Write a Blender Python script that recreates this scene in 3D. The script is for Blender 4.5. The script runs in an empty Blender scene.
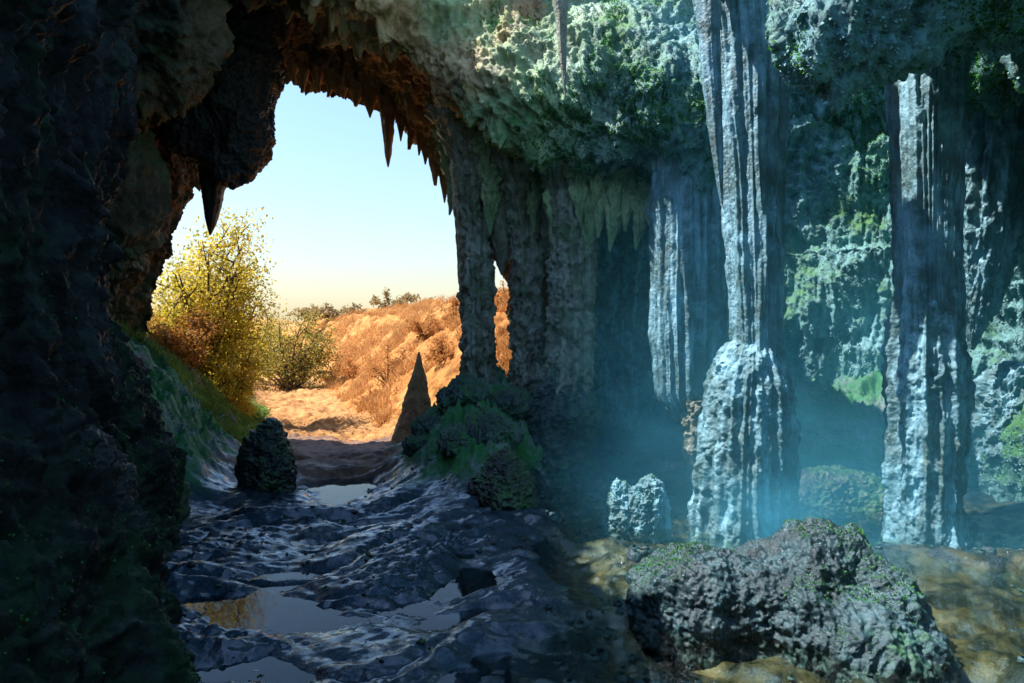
import bpy, math, random
import numpy as np
import openvdb

SEED = 7
rng = np.random.default_rng(SEED)
random.seed(SEED)
scene = bpy.context.scene
COL = scene.collection
F32 = np.float32
CAMZ = 1.6
FPX = 683.0


def P(px, py, Y):
    """a point of the place measured on the photograph at distance Y"""
    return np.array([Y * (px - 512.0) / FPX, Y, CAMZ - Y * (py - 341.5) / FPX])


# ------------------------------------------------------------------ noise
def _hash(ix, iy, iz, s=0):
    h = (ix.astype(np.int64) * 374761393 + iy.astype(np.int64) * 668265263 + iz.astype(np.int64) * 2147483647 + s * 974634777) & 0xFFFFFFFF
    h = ((h ^ (h >> 13)) * 1274126177) & 0xFFFFFFFF
    h = ((h ^ (h >> 16)) * 2246822519) & 0xFFFFFFFF
    h = h ^ (h >> 15)
    return (h & 0xFFFFFF).astype(F32) * F32(1.0 / 0xFFFFFF)


def vnoise(p, s=0):
    """smooth value noise, -1..1, p is (n,3)"""
    f = np.floor(p)
    i = f.astype(np.int64)
    t = (p - f).astype(F32)
    t = t * t * t * (t * (t * 6 - 15) + 10)
    ix, iy, iz = i[:, 0], i[:, 1], i[:, 2]
    tx, ty, tz = t[:, 0], t[:, 1], t[:, 2]
    out = np.zeros(len(p), F32)
    for dx in (0, 1):
        wx = tx if dx else 1 - tx
        for dy in (0, 1):
            wy = ty if dy else 1 - ty
            for dz in (0, 1):
                wz = tz if dz else 1 - tz
                out += wx * wy * wz * _hash(ix + dx, iy + dy, iz + dz, s)
    return out * 2 - 1


def fbm(p, o=4, s=0, g=0.5, l=2.03):
    a, out = 1.0, 0
    for k in range(o):
        out = out + a * vnoise(p * (l ** k) + k * 7.31, s + k)
        a *= g
    return out


def ridged(p, o=3, s=0, g=0.5):
    a, out, tot = 1.0, 0, 0
    for k in range(o):
        out = out + a * (1 - np.abs(vnoise(p * (2.07 ** k) + k * 3.7, s + k)) * 2)
        tot += a
        a *= g
    return out / tot


def worley(p, s=0):
    f = np.floor(p)
    i = f.astype(np.int64)
    fr = (p - f).astype(F32)
    best = np.full(len(p), 9.0, F32)
    for dx in (-1, 0, 1):
        for dy in (-1, 0, 1):
            for dz in (-1, 0, 1):
                cx, cy, cz = i[:, 0] + dx, i[:, 1] + dy, i[:, 2] + dz
                ox = _hash(cx, cy, cz, s) + dx - fr[:, 0]
                oy = _hash(cx, cy, cz, s + 1) + dy - fr[:, 1]
                oz = _hash(cx, cy, cz, s + 2) + dz - fr[:, 2]
                best = np.minimum(best, ox * ox + oy * oy + oz * oz)
    return np.sqrt(best)


def sstep(a, b, x):
    t = np.clip((x - a) / (b - a), 0, 1)
    return t * t * (3 - 2 * t)


def smin(a, b, k):
    h = np.clip(0.5 + 0.5 * (b - a) / k, 0, 1)
    return b * (1 - h) + a * h - k * h * (1 - h)


def smax(a, b, k):
    return -smin(-a, -b, k)


A3 = lambda *v: np.array(v, dtype=np.float64)


# ------------------------------------------------------------------ mesh plumbing
def make_mesh(name, V, faces, mat, smooth=True, attrs=None):
    """faces: (n,4) or (n,3) int array, or a list of such arrays"""
    if not isinstance(faces, (list, tuple)):
        faces = [faces]
    faces = [f for f in faces if len(f)]
    V = np.asarray(V, F32)
    me = bpy.data.meshes.new(name)
    me.vertices.add(len(V))
    me.vertices.foreach_set('co', V.ravel())
    nl = sum(f.size for f in faces)
    nf = sum(len(f) for f in faces)
    me.loops.add(nl)
    me.loops.foreach_set('vertex_index', np.concatenate([f.ravel() for f in faces]).astype(np.int32))
    me.polygons.add(nf)
    starts, c = [], 0
    for f in faces:
        starts.append(c + np.arange(len(f)) * f.shape[1])
        c += f.size
    me.polygons.foreach_set('loop_start', np.concatenate(starts).astype(np.int32))
    me.update(calc_edges=True)
    if smooth:
        me.polygons.foreach_set('use_smooth', np.ones(nf, bool))
    if attrs:
        for k, a in attrs.items():
            at = me.attributes.new(k, 'FLOAT', 'POINT')
            at.data.foreach_set('value', np.asarray(a, F32))
    me.materials.append(mat)
    me.update()
    return me


def link(name, me, parent=None, loc=None):
    o = bpy.data.objects.new(name, me)
    COL.objects.link(o)
    if parent is not None:
        o.parent = parent
    if loc is not None:
        o.location = loc
    return o


def tag(o, label=None, cat=None, group=None, kind=None):
    if label:
        o['label'] = label
    if cat:
        o['category'] = cat
    if group:
        o['group'] = group
    if kind:
        o['kind'] = kind
    return o


def thing(name, loc, label, cat, group=None):
    o = bpy.data.objects.new(name, None)
    o.empty_display_size = 0.1
    COL.objects.link(o)
    o.location = loc
    return tag(o, label, cat, group)


def obj(name, V, faces, mat, parent=None, base=None, attrs=None, smooth=True):
    """link one mesh object, its origin moved to base"""
    V = np.asarray(V, np.float64)
    org = np.array(base if base is not None else (0, 0, 0), float)
    me = make_mesh(name, V - org, faces, mat, smooth, attrs)
    o = link(name, me, parent)
    if parent is None:
        o.location = org
    return o


def grid_faces(nu, nv, wrap=False):
    iu = np.arange(nu - 1)
    iv = np.arange(nv if wrap else nv - 1)
    a = (iu[:, None] * nv + iv[None, :])
    b = (iu[:, None] * nv + (iv[None, :] + 1) % nv)
    return np.stack([a, b, b + nv, a + nv], -1).reshape(-1, 4)


def subdivide(V, Q):
    n = len(V)
    E = np.concatenate([Q[:, [0, 1]], Q[:, [1, 2]], Q[:, [2, 3]], Q[:, [3, 0]]])
    E.sort(axis=1)
    key = E[:, 0].astype(np.int64) * n + E[:, 1]
    u, idx, inv = np.unique(key, return_index=True, return_inverse=True)
    mid = (V[E[idx, 0]] + V[E[idx, 1]]) * 0.5
    ctr = V[Q].mean(1)
    m = inv.reshape(4, -1).T + n
    c = np.arange(len(Q)) + n + len(u)
    V2 = np.concatenate([V, mid, ctr])
    Q2 = np.concatenate([
        np.stack([Q[:, 0], m[:, 0], c, m[:, 3]], 1), np.stack([m[:, 0], Q[:, 1], m[:, 1], c], 1),
        np.stack([c, m[:, 1], Q[:, 2], m[:, 2]], 1), np.stack([m[:, 3], c, m[:, 2], Q[:, 3]], 1)])
    return V2, Q2


def compact(V, Q):
    u, inv = np.unique(Q, return_inverse=True)
    return V[u], inv.reshape(Q.shape)


def grad(f, p, h=0.02):
    g = np.stack([f(p + A3(h, 0, 0)) - f(p - A3(h, 0, 0)), f(p + A3(0, h, 0)) - f(p - A3(0, h, 0)),
                  f(p + A3(0, 0, h)) - f(p - A3(0, 0, h))], -1) / (2 * h)
    return g


def unit(g):
    return g / np.maximum(np.linalg.norm(g, axis=-1, keepdims=True), 1e-6)


def iso_mesh(f, lo, hi, vox):
    """quads of the zero surface of f in a box"""
    lo, hi = np.array(lo, float), np.array(hi, float)
    n = np.ceil((hi - lo) / vox).astype(int) + 1
    gx, gy, gz = [lo[k] + vox * np.arange(n[k]) for k in range(3)]
    arr = np.empty(n, F32)
    for i in range(0, n[0], 16):
        X, Y, Z = np.meshgrid(gx[i:i + 16], gy, gz, indexing='ij')
        arr[i:i + 16] = f(np.stack([X.ravel(), Y.ravel(), Z.ravel()], -1)).reshape(X.shape)
    g = openvdb.FloatGrid(10.0)
    g.copyFromArray(arr)
    pts, quads = g.convertToQuads(0.0)
    V = np.asarray(pts, np.float64) * vox + lo
    Q = np.asarray(quads).astype(np.int64)
    # outward orientation
    gr = grad(f, V[Q].mean(1))
    fn = np.cross(V[Q[:, 2]] - V[Q[:, 0]], V[Q[:, 3]] - V[Q[:, 1]])
    flip = (fn * gr).sum(1) < 0
    Q[flip] = Q[flip][:, ::-1]
    return V, Q


def project(f, V, steps=2):
    for _ in range(steps):
        g = grad(f, V)
        d = f(V)
        V = V - (d / np.maximum((g * g).sum(-1), 0.15))[:, None] * g * 0.9
    return V


# ------------------------------------------------------------------ materials
class NT:
    def __init__(self, name):
        self.m = bpy.data.materials.new(name)
        self.m.use_nodes = True
        self.t = self.m.node_tree
        self.t.nodes.clear()
        self.out = self.n('ShaderNodeOutputMaterial')

    def n(self, typ, **kw):
        nd = self.t.nodes.new(typ)
        for k, v in kw.items():
            setattr(nd, k, v)
        return nd

    def l(self, a, b):
        self.t.links.new(a, b)

    def set(self, sock, v):
        if hasattr(v, 'is_output') or isinstance(v, bpy.types.NodeSocket):
            self.l(v, sock)
        else:
            sock.default_value = v

    def pos(self, scale=(1, 1, 1), rot=(0, 0, 0)):
        g = self.n('ShaderNodeTexCoord')
        mp = self.n('ShaderNodeMapping')
        mp.inputs['Scale'].default_value = scale
        mp.inputs['Rotation'].default_value = rot
        self.l(g.outputs['Object'], mp.inputs['Vector'])
        return mp.outputs[0]

    def noise(self, vec, scale, detail=4, rough=0.55, dist=0.0):
        t = self.n('ShaderNodeTexNoise')
        self.l(vec, t.inputs['Vector'])
        t.inputs['Scale'].default_value = scale
        t.inputs['Detail'].default_value = detail
        t.inputs['Roughness'].default_value = rough
        t.inputs['Distortion'].default_value = dist
        return t.outputs['Fac']

    def voro(self, vec, scale, feature='F1', out='Distance'):
        t = self.n('ShaderNodeTexVoronoi')
        t.feature = feature
        self.l(vec, t.inputs['Vector'])
        t.inputs['Scale'].default_value = scale
        return t.outputs[out]

    def ramp(self, fac, *stops):
        r = self.n('ShaderNodeValToRGB')
        e = r.color_ramp.elements
        while len(e) < len(stops):
            e.new(0.5)
        for k, (p, c) in enumerate(stops):
            e[k].position = p
            e[k].color = (*c, 1) if len(c) == 3 else c
        self.l(fac, r.inputs[0])
        return r.outputs[0]

    def maprange(self, v, a, b, c=0.0, d=1.0):
        r = self.n('ShaderNodeMapRange')
        self.set(r.inputs[0], v)
        for k, x in enumerate((a, b, c, d)):
            r.inputs[k + 1].default_value = x
        return r.outputs[0]

    def math(self, op, a, b=0.0, c=None):
        r = self.n('ShaderNodeMath', operation=op)
        self.set(r.inputs[0], a)
        self.set(r.inputs[1], b)
        if c is not None:
            self.set(r.inputs[2], c)
        return r.outputs[0]

    def mix(self, fac, a, b, mode='MIX'):
        r = self.n('ShaderNodeMix', data_type='RGBA', blend_type=mode)
        self.set(r.inputs[0], fac)
        self.set(r.inputs[6], (*a, 1) if isinstance(a, tuple) and len(a) == 3 else a)
        self.set(r.inputs[7], (*b, 1) if isinstance(b, tuple) and len(b) == 3 else b)
        return r.outputs[2]

    def bump(self, h, strength, dist, prev=None):
        b = self.n('ShaderNodeBump')
        self.set(b.inputs['Strength'], strength)
        b.inputs['Distance'].default_value = dist
        self.l(h, b.inputs['Height'])
        if prev is not None:
            self.l(prev, b.inputs['Normal'])
        return b.outputs[0]

    def principled(self, color, rough, normal=None, spec=0.5, **kw):
        b = self.n('ShaderNodeBsdfPrincipled')
        self.set(b.inputs['Base Color'], (*color, 1) if isinstance(color, tuple) and len(color) == 3 else color)
        self.set(b.inputs['Roughness'], rough)
        self.set(b.inputs['Specular IOR Level'], spec)
        if normal is not None:
            self.l(normal, b.inputs['Normal'])
        for k, v in kw.items():
            self.set(b.inputs[k], v)
        return b.outputs[0]

    def done(self, surf):
        self.l(surf, self.out.inputs['Surface'])
        return self.m


def rock_mat(name, dark, mid, pale, moss=None, moss_lo=0.5, moss_hi=0.62, moss_up=0.12, streak=0.5, rough=(0.35, 0.75), bump=1.0, moss2=None, spec=0.5, warm=False):
    t = NT(name)
    p = t.pos()
    ps = t.pos((1, 1, 0.16))
    big = t.noise(p, 1.3, 4)
    med = t.noise(p, 7.0, 6, 0.65)
    fine = t.noise(p, 45.0, 5, 0.7)
    col = t.ramp(t.math('ADD', t.math('MULTIPLY', big, 0.5), t.math('MULTIPLY', med, 0.5)), (0.32, dark), (0.5, mid), (0.68, pale))
    if warm:
        g0 = t.n('ShaderNodeSeparateXYZ')
        t.l(p, g0.inputs[0])
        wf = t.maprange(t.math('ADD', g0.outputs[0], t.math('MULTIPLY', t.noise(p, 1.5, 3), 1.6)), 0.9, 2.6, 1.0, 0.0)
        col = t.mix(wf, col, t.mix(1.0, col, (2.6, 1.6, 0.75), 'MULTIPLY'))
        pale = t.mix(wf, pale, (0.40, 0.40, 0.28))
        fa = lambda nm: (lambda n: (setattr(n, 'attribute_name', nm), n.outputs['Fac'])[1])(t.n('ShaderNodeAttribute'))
        bounce, shade = fa('rust'), fa('dark')
        lipc = t.ramp(t.math('ADD', t.math('MULTIPLY', big, 0.5), t.math('MULTIPLY', med, 0.5)), (0.32, (0.15, 0.08, 0.035)), (0.5, (0.44, 0.25, 0.11)), (0.68, (0.66, 0.44, 0.23)))  # orange tones standing in for light bounced in at the mouth
        col = t.mix(bounce, col, lipc)
        pale = t.mix(bounce, pale, (0.56, 0.40, 0.24))
    st = t.maprange(t.noise(ps, 9.0, 5, 0.6), 0.48, 0.66, 0.0, streak)
    col = t.mix(st, col, pale)
    col = t.mix(t.maprange(fine, 0.35, 0.7, 0.0, 0.45), col, t.mix(0.5, col, dark))
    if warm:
        dc = t.ramp(t.math('ADD', t.math('MULTIPLY', big, 0.5), t.math('MULTIPLY', med, 0.5)), (0.34, (0.002, 0.003, 0.004)), (0.5, (0.006, 0.008, 0.009)), (0.66, (0.026, 0.033, 0.036)))  # near-black tones that paint the shade of the left wall
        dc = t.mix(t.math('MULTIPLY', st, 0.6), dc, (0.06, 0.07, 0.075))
        col = t.mix(shade, col, dc)
    if moss:
        g = t.n('ShaderNodeNewGeometry')
        sx = t.n('ShaderNodeSeparateXYZ')
        t.l(g.outputs['Normal'], sx.inputs[0])
        mn = t.math('ADD', t.math('ADD', t.math('MULTIPLY', t.noise(p, 1.1, 3), 0.6), t.math('MULTIPLY', t.noise(p, 9.0, 5, 0.7), 0.4)),
                    t.math('MULTIPLY', sx.outputs[2], moss_up))
        mf = t.maprange(mn, moss_lo, moss_hi)
        if warm:
            mf = t.math('MULTIPLY', mf, t.math('SUBTRACT', 1.0, t.math('MAXIMUM', t.math('MULTIPLY', bounce, 0.75), t.math('MULTIPLY', shade, 0.8))))
        mcol = t.mix(t.noise(p, 24.0, 4, 0.7), moss, moss2 or tuple(c * 1.8 for c in moss))
        col = t.mix(mf, col, mcol)
    v = t.voro(p, 38.0)
    b1 = t.bump(t.noise(p, 26.0, 6, 0.7), 0.7 * bump, 0.03)
    b2 = t.bump(v, 0.45 * bump, 0.012, b1)
    b3 = t.bump(t.noise(p, 120.0, 3, 0.6), 0.5 * bump, 0.006, b2)
    r = t.maprange(t.noise(p, 12.0, 4), 0.35, 0.65, rough[0], rough[1])
    if warm:
        spec = t.math('SUBTRACT', 0.5, t.math('MULTIPLY', shade, 0.36))
    return t.done(t.principled(col, r, b3, spec))


M = {}
MOSS = (0.025, 0.10, 0.020)
MOSS2 = (0.075, 0.24, 0.045)
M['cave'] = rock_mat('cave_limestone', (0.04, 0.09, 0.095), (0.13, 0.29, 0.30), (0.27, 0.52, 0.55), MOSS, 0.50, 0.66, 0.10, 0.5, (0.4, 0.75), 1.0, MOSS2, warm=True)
M['lip'] = rock_mat('brown_limestone', (0.16, 0.085, 0.04), (0.42, 0.24, 0.12), (0.64, 0.42, 0.24), MOSS, 0.56, 0.72, 0.10, 0.3, (0.5, 0.85), 1.0, MOSS2)  # brown rock, its orange raised to imitate light bounced in from outside
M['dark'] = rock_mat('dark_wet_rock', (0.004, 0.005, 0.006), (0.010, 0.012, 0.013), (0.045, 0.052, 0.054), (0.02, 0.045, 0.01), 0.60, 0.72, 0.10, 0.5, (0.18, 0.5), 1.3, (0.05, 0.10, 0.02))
M['drip'] = rock_mat('dripstone', (0.06, 0.085, 0.06), (0.085, 0.185, 0.21), (0.30, 0.56, 0.68), (0.04, 0.12, 0.06), 0.60, 0.78, 0.0, 0.9, (0.3, 0.6), 0.8)
M['drip_brown'] = rock_mat('brown_dripstone', (0.07, 0.075, 0.055), (0.22, 0.23, 0.165), (0.52, 0.56, 0.48), MOSS, 0.54, 0.68, 0.05, 0.6, (0.35, 0.7), 1.0, MOSS2)
M['black_rock'] = rock_mat('black_wet_rock', (0.004, 0.006, 0.007), (0.012, 0.016, 0.017), (0.05, 0.062, 0.06), (0.02, 0.06, 0.012), 0.52, 0.66, 0.12, 0.3, (0.25, 0.55), 0.6, (0.05, 0.14, 0.03))
M['boulder'] = rock_mat('grey_boulder', (0.007, 0.017, 0.022), (0.024, 0.055, 0.065), (0.10, 0.20, 0.23), MOSS, 0.62, 0.77, 0.05, 0.3, (0.15, 0.45), 0.8, MOSS2)
M['moss_rock'] = rock_mat('mossy_rock', (0.02, 0.030, 0.030), (0.07, 0.10, 0.098), (0.24, 0.33, 0.33), MOSS, 0.50, 0.64, 0.10, 0.2, (0.45, 0.8), 1.2, MOSS2)


def floor_mat():
    t = NT('wet_mud_rock')
    p = t.pos()
    a = lambda nm: (lambda n: (setattr(n, 'attribute_name', nm), n.outputs['Fac'])[1])(t.n('ShaderNodeAttribute'))
    moss, bed, soil = a('moss'), a('bed'), a('soil')
    med = t.noise(p, 5.0, 6, 0.65)
    fine = t.noise(p, 40.0, 5, 0.7)
    mud = t.ramp(med, (0.35, (0.003, 0.009, 0.012)), (0.65, (0.013, 0.032, 0.044)))
    bedc = t.ramp(t.noise(p, 4.0, 7, 0.7), (0.44, (0.012, 0.016, 0.010)), (0.54, (0.060, 0.060, 0.026)), (0.68, (0.145, 0.128, 0.056)))
    soilc = t.ramp(t.noise(p, 6.0, 6, 0.7), (0.35, (0.09, 0.045, 0.02)), (0.6, (0.24, 0.13, 0.06)))
    mossc = t.mix(t.noise(p, 24.0, 4, 0.7), (0.022, 0.095, 0.022), (0.08, 0.25, 0.05))
    stone = t.ramp(fine, (0.35, (0.10, 0.115, 0.11)), (0.65, (0.28, 0.33, 0.32)))
    mn = t.math('ADD', t.math('MULTIPLY', t.noise(p, 2.2, 3), 0.5), t.math('MULTIPLY', t.noise(p, 14.0, 4, 0.7), 0.5))
    mosscol = t.mix(t.maprange(mn, 0.38, 0.53), stone, mossc)
    col = t.mix(bed, mud, bedc)
    col = t.mix(soil, col, soilc)
    col = t.mix(moss, col, mosscol)
    b1 = t.bump(t.noise(p, 9.0, 4, 0.6), 0.22, 0.05)
    b2 = t.bump(t.noise(p, 34.0, 5, 0.7), t.maprange(t.noise(p, 1.7, 3), 0.4, 0.6, 0.15, 0.7), 0.016, b1)
    b3 = t.bump(t.noise(p, 75.0, 4, 0.7), 0.6, 0.009, b2)
    wet = t.maprange(t.noise(p, 5.0, 6, 0.7), 0.42, 0.60, 0.10, 0.55)
    r = t.math('MAXIMUM', wet, t.math('MULTIPLY', t.math('MAXIMUM', moss, soil), 0.75))
    coat = t.math('SUBTRACT', 1.0, t.math('MAXIMUM', moss, soil))
    return t.done(t.principled(col, r, b3, 0.6, **{'Specular Tint': (0.5, 0.76, 1.0, 1), 'Coat Weight': t.math('MULTIPLY', coat, t.maprange(t.noise(p, 6.0, 6, 0.75), 0.42, 0.56, 0.0, 1.0)), 'Coat Roughness': 0.08, 'Coat IOR': 1.5}))  # blue of the reflected sky is put into the specular tint


M['floor'] = floor_mat()


def terrain_mat():
    t = NT('ochre_soil')
    p = t.pos()
    a = t.n('ShaderNodeAttribute')
    a.attribute_name = 'green'
    b = t.n('ShaderNodeAttribute')
    b.attribute_name = 'path'
    dry = t.ramp(t.noise(p, 3.0, 7, 0.7), (0.32, (0.15, 0.058, 0.012)), (0.5, (0.44, 0.20, 0.045)), (0.68, (0.64, 0.34, 0.10)))
    pth = t.ramp(t.noise(p, 5.0, 7, 0.7), (0.35, (0.26, 0.115, 0.034)), (0.65, (0.66, 0.36, 0.12)))
    grn = t.ramp(t.noise(p, 9.0, 6, 0.7), (0.35, (0.04, 0.085, 0.016)), (0.65, (0.13, 0.24, 0.045)))
    col = t.mix(b.outputs['Fac'], dry, pth)
    col = t.mix(a.outputs['Fac'], col, grn)
    b1 = t.bump(t.noise(p, 12.0, 7, 0.75), 0.9, 0.06)
    b2 = t.bump(t.noise(p, 60.0, 4, 0.7), 0.7, 0.015, b1)
    return t.done(t.principled(col, 0.9, b2, 0.2))


M['terrain'] = terrain_mat()


def water_mat(name, tint, ripple):
    t = NT(name)
    p = t.pos()
    b = t.bump(t.noise(p, 7.0, 3, 0.5), ripple, 0.01)
    fr = t.n('ShaderNodeFresnel')
    fr.inputs[0].default_value = 1.33
    t.l(b, fr.inputs['Normal'])
    tr = t.n('ShaderNodeBsdfTransparent')
    tr.inputs[0].default_value = (*tint, 1)
    gl = t.n('ShaderNodeBsdfGlossy')
    gl.inputs['Roughness'].default_value = 0.03
    t.l(b, gl.inputs['Normal'])
    mx = t.n('ShaderNodeMixShader')
    t.l(fr.outputs[0], mx.inputs[0])
    t.l(tr.outputs[0], mx.inputs[1])
    t.l(gl.outputs[0], mx.inputs[2])
    return t.done(mx.outputs[0])


M['water'] = water_mat('clear_water', (0.90, 0.94, 0.84), 0.03)
M['puddle'] = water_mat('puddle_water', (0.6, 0.68, 0.7), 0.08)


def leaf_mat(name, c1, c2, trans=0.45):
    t = NT(name)
    p = t.pos()
    col = t.mix(t.maprange(t.noise(p, 2.2, 4), 0.36, 0.64), c1, c2)
    col = t.mix(t.maprange(t.noise(p, 30.0, 2), 0.35, 0.65), col, t.mix(0.5, col, c2))
    d = t.principled(col, 0.6, None, 0.3)
    tl = t.n('ShaderNodeBsdfTranslucent')
    t.l(col, tl.inputs[0])
    mx = t.n('ShaderNodeMixShader')
    mx.inputs[0].default_value = trans
    t.l(d, mx.inputs[1])
    t.l(tl.outputs[0], mx.inputs[2])
    return t.done(mx.outputs[0])


M['leaf_yellow'] = leaf_mat('yellow_leaves', (0.26, 0.28, 0.02), (0.72, 0.52, 0.03), 0.6)
M['leaf_green'] = leaf_mat('olive_leaves', (0.18, 0.19, 0.03), (0.46, 0.36, 0.06))
M['leaf_rust'] = leaf_mat('rusty_leaves', (0.32, 0.13, 0.02), (0.50, 0.28, 0.05))
M['leaf_dry'] = leaf_mat('dry_orange_leaves', (0.40, 0.16, 0.03), (0.62, 0.32, 0.08))
M['leaf_far'] = leaf_mat('dusty_green_leaves', (0.22, 0.18, 0.08), (0.42, 0.31, 0.13))
M['grass_dry'] = leaf_mat('dry_grass_blades', (0.42, 0.19, 0.05), (0.66, 0.38, 0.12))
M['grass_green'] = leaf_mat('green_grass_blades', (0.08, 0.16, 0.025), (0.22, 0.34, 0.06))
M['moss'] = leaf_mat('moss_leaves', (0.03, 0.13, 0.02), (0.10, 0.30, 0.05), 0.3)
M['fern'] = leaf_mat('pale_crust_leaves', (0.08, 0.20, 0.17), (0.26, 0.46, 0.44), 0.2)


def bark_mat():
    t = NT('bark')
    p = t.pos((1, 1, 0.2))
    col = t.ramp(t.noise(p, 20.0, 5), (0.3, (0.05, 0.035, 0.022)), (0.7, (0.15, 0.11, 0.075)))
    return t.done(t.principled(col, 0.85, t.bump(t.noise(p, 40.0, 4), 0.8, 0.01), 0.2))


M['bark'] = bark_mat()

# ------------------------------------------------------------------ the lie of the land
PLAN = np.array([(-1.9, -3.2), (-1.95, 2.2), (-2.5, 4.0), (-3.4, 5.6), (-4.4, 6.6), (-5.6, 7.6), (-5.9, 9.2), (-3.0, 9.4), (0.2, 9.3), (0.5, 9.9),
                 (1.6, 10.6), (3.4, 10.2), (5.2, 9.2), (6.2, 7.6), (5.6, 5.6), (4.6, 3.6), (3.9, 1.0), (3.6, -3.2)])


def poly_sdf(poly, x, y):
    d = np.full(x.shape, 1e9)
    s = np.ones(x.shape)
    n = len(poly)
    for i in range(n):
        a, b = poly[i], poly[i - 1]
        ex, ey = b - a
        wx, wy = x - a[0], y - a[1]
        t = np.clip((wx * ex + wy * ey) / (ex * ex + ey * ey), 0, 1)
        bx, by = wx - ex * t, wy - ey * t
        d = np.minimum(d, bx * bx + by * by)
        c1, c2, c3 = y >= a[1], y < b[1], ex * wy > ey * wx
        flip = (c1 & c2 & c3) | (~c1 & ~c2 & ~c3)
        s = np.where(flip, -s, s)
    return s * np.sqrt(d)


class Lut:
    """bilinear look-up of a function of two coordinates"""
    def __init__(self, f, x0, x1, y0, y1, h):
        self.o, self.h = (x0, y0), h
        xs, ys = np.arange(x0, x1 + h, h), np.arange(y0, y1 + h, h)
        X, Y = np.meshgrid(xs, ys, indexing='ij')
        self.a = f(X, Y)

    def __call__(self, x, y):
        u = np.clip((x - self.o[0]) / self.h, 0, self.a.shape[0] - 1.001)
        v = np.clip((y - self.o[1]) / self.h, 0, self.a.shape[1] - 1.001)
        i, j = u.astype(int), v.astype(int)
        u, v = u - i, v - j
        a = self.a
        return (a[i, j] * (1 - u) * (1 - v) + a[i + 1, j] * u * (1 - v) + a[i, j + 1] * (1 - u) * v + a[i + 1, j + 1] * u * v)


plan = Lut(lambda x, y: poly_sdf(PLAN, x, y), -9, 10, -6, 15, 0.05)
CEIL = np.array([(-5, 9, 4.9), (-5, 7, 4.8), (-3.2, 8.6, 5.6), (-3.0, 7.0, 5.3), (-1.6, 8.6, 5.0), (-1.4, 7.2, 5.1), (-0.4, 8.6, 4.4), (0.4, 8.6, 4.0),
                 (0.2, 7.2, 4.7), (1.0, 8.0, 3.75), (1.0, 6.4, 4.4), (2.0, 7.6, 3.55), (1.9, 6.4, 4.0), (2.0, 9.4, 3.4), (3.6, 9.2, 3.8), (3.3, 7.2, 4.05), (4.2, 5.6, 3.95),
                 (5.2, 7.2, 4.2), (3.0, 5.2, 4.1), (5, 9, 3.8), (0, 5, 5.0), (-2, 5, 5.2), (-4, 5, 5.0), (2, 4.2, 4.5), (4, 4, 4.4), (0, 2, 5.0), (3, 2, 4.6), (-3, 2, 5.0), (0, -3, 5.0), (3, -3, 4.6), (-3, -3, 5)])


def ceil_f(x, y):
    w = 0
    a = 0
    for cx, cy, cz in CEIL:
        k = 1.0 / ((x - cx) ** 2 + (y - cy) ** 2 + 0.12) ** 2
        w = w + k
        a = a + k * cz
    return a / w


ceil_h = Lut(ceil_f, -9, 10, -6, 15, 0.1)
MOUTH_PX = [(120, 560), (150, 350), (166, 312), (187, 262), (190, 222), (188, 186), (205, 165), (240, 110), (270, 66), (288, 80), (330, 92), (382, 114),
            (430, 152), (452, 188), (466, 230), (492, 262), (508, 300), (512, 420), (512, 560)]
YM = 10.4
MOUTH = np.array([(YM * (a - 512) / FPX, CAMZ - YM * (b - 341.5) / FPX) for a, b in MOUTH_PX])
mouth2 = Lut(lambda x, z: poly_sdf(MOUTH, x, z), -9, 5, -3, 9, 0.05)
# rock that bulges into the room: centre, radii
BULGES = [(P(862, 5, 4.6), (0.62, 0.42, 0.55)), (P(640, 50, 7.9), (0.7, 0.4, 0.4)), (A3(0.7, 7.8, 4.5), (1.3, 0.55, 0.85)), (A3(1.75, 7.4, 4.1), (0.85, 0.5, 0.78)), (A3(-2.55, 3.0, -0.15), (0.95, 1.5, 1.05)),
          (A3(-3.2, 4.7, 0.0), (0.75, 1.0, 1.4)), (A3(-3.72, 5.9, 0.0), (0.68, 0.6, 1.75)), (A3(5.5, 6.9, 0.4), (0.7, 0.9, 0.9)),
          (P(1010, -20, 4.9), (0.5, 0.5, 0.5)), (A3(-4.9, 7.6, 3.2), (0.9, 0.8, 1.2)), (A3(-3.7, 6.6, 4.8), (0.9, 0.9, 0.9))]
HOLE = np.array([(-2.5, -2.2), (-2.6, 3.0), (-2.5, 5.4), (-2.0, 6.9), (-0.9, 7.6), (0.4, 7.8), (1.3, 7.8), (2.1, 7.4), (4.1, 7.1), (4.3, 5.8), (3.4, 5.2), (3.0, 5.05), (2.0, 4.95), (1.75, 4.5), (2.2, 4.05), (3.3, 3.9), (3.4, 2.0), (3.2, -2.2)])  # unseen roof opening, outlined so that sun falls on the columns
hole2 = Lut(lambda x, y: poly_sdf(HOLE, x, y), -9, 10, -6, 15, 0.05)


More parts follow.
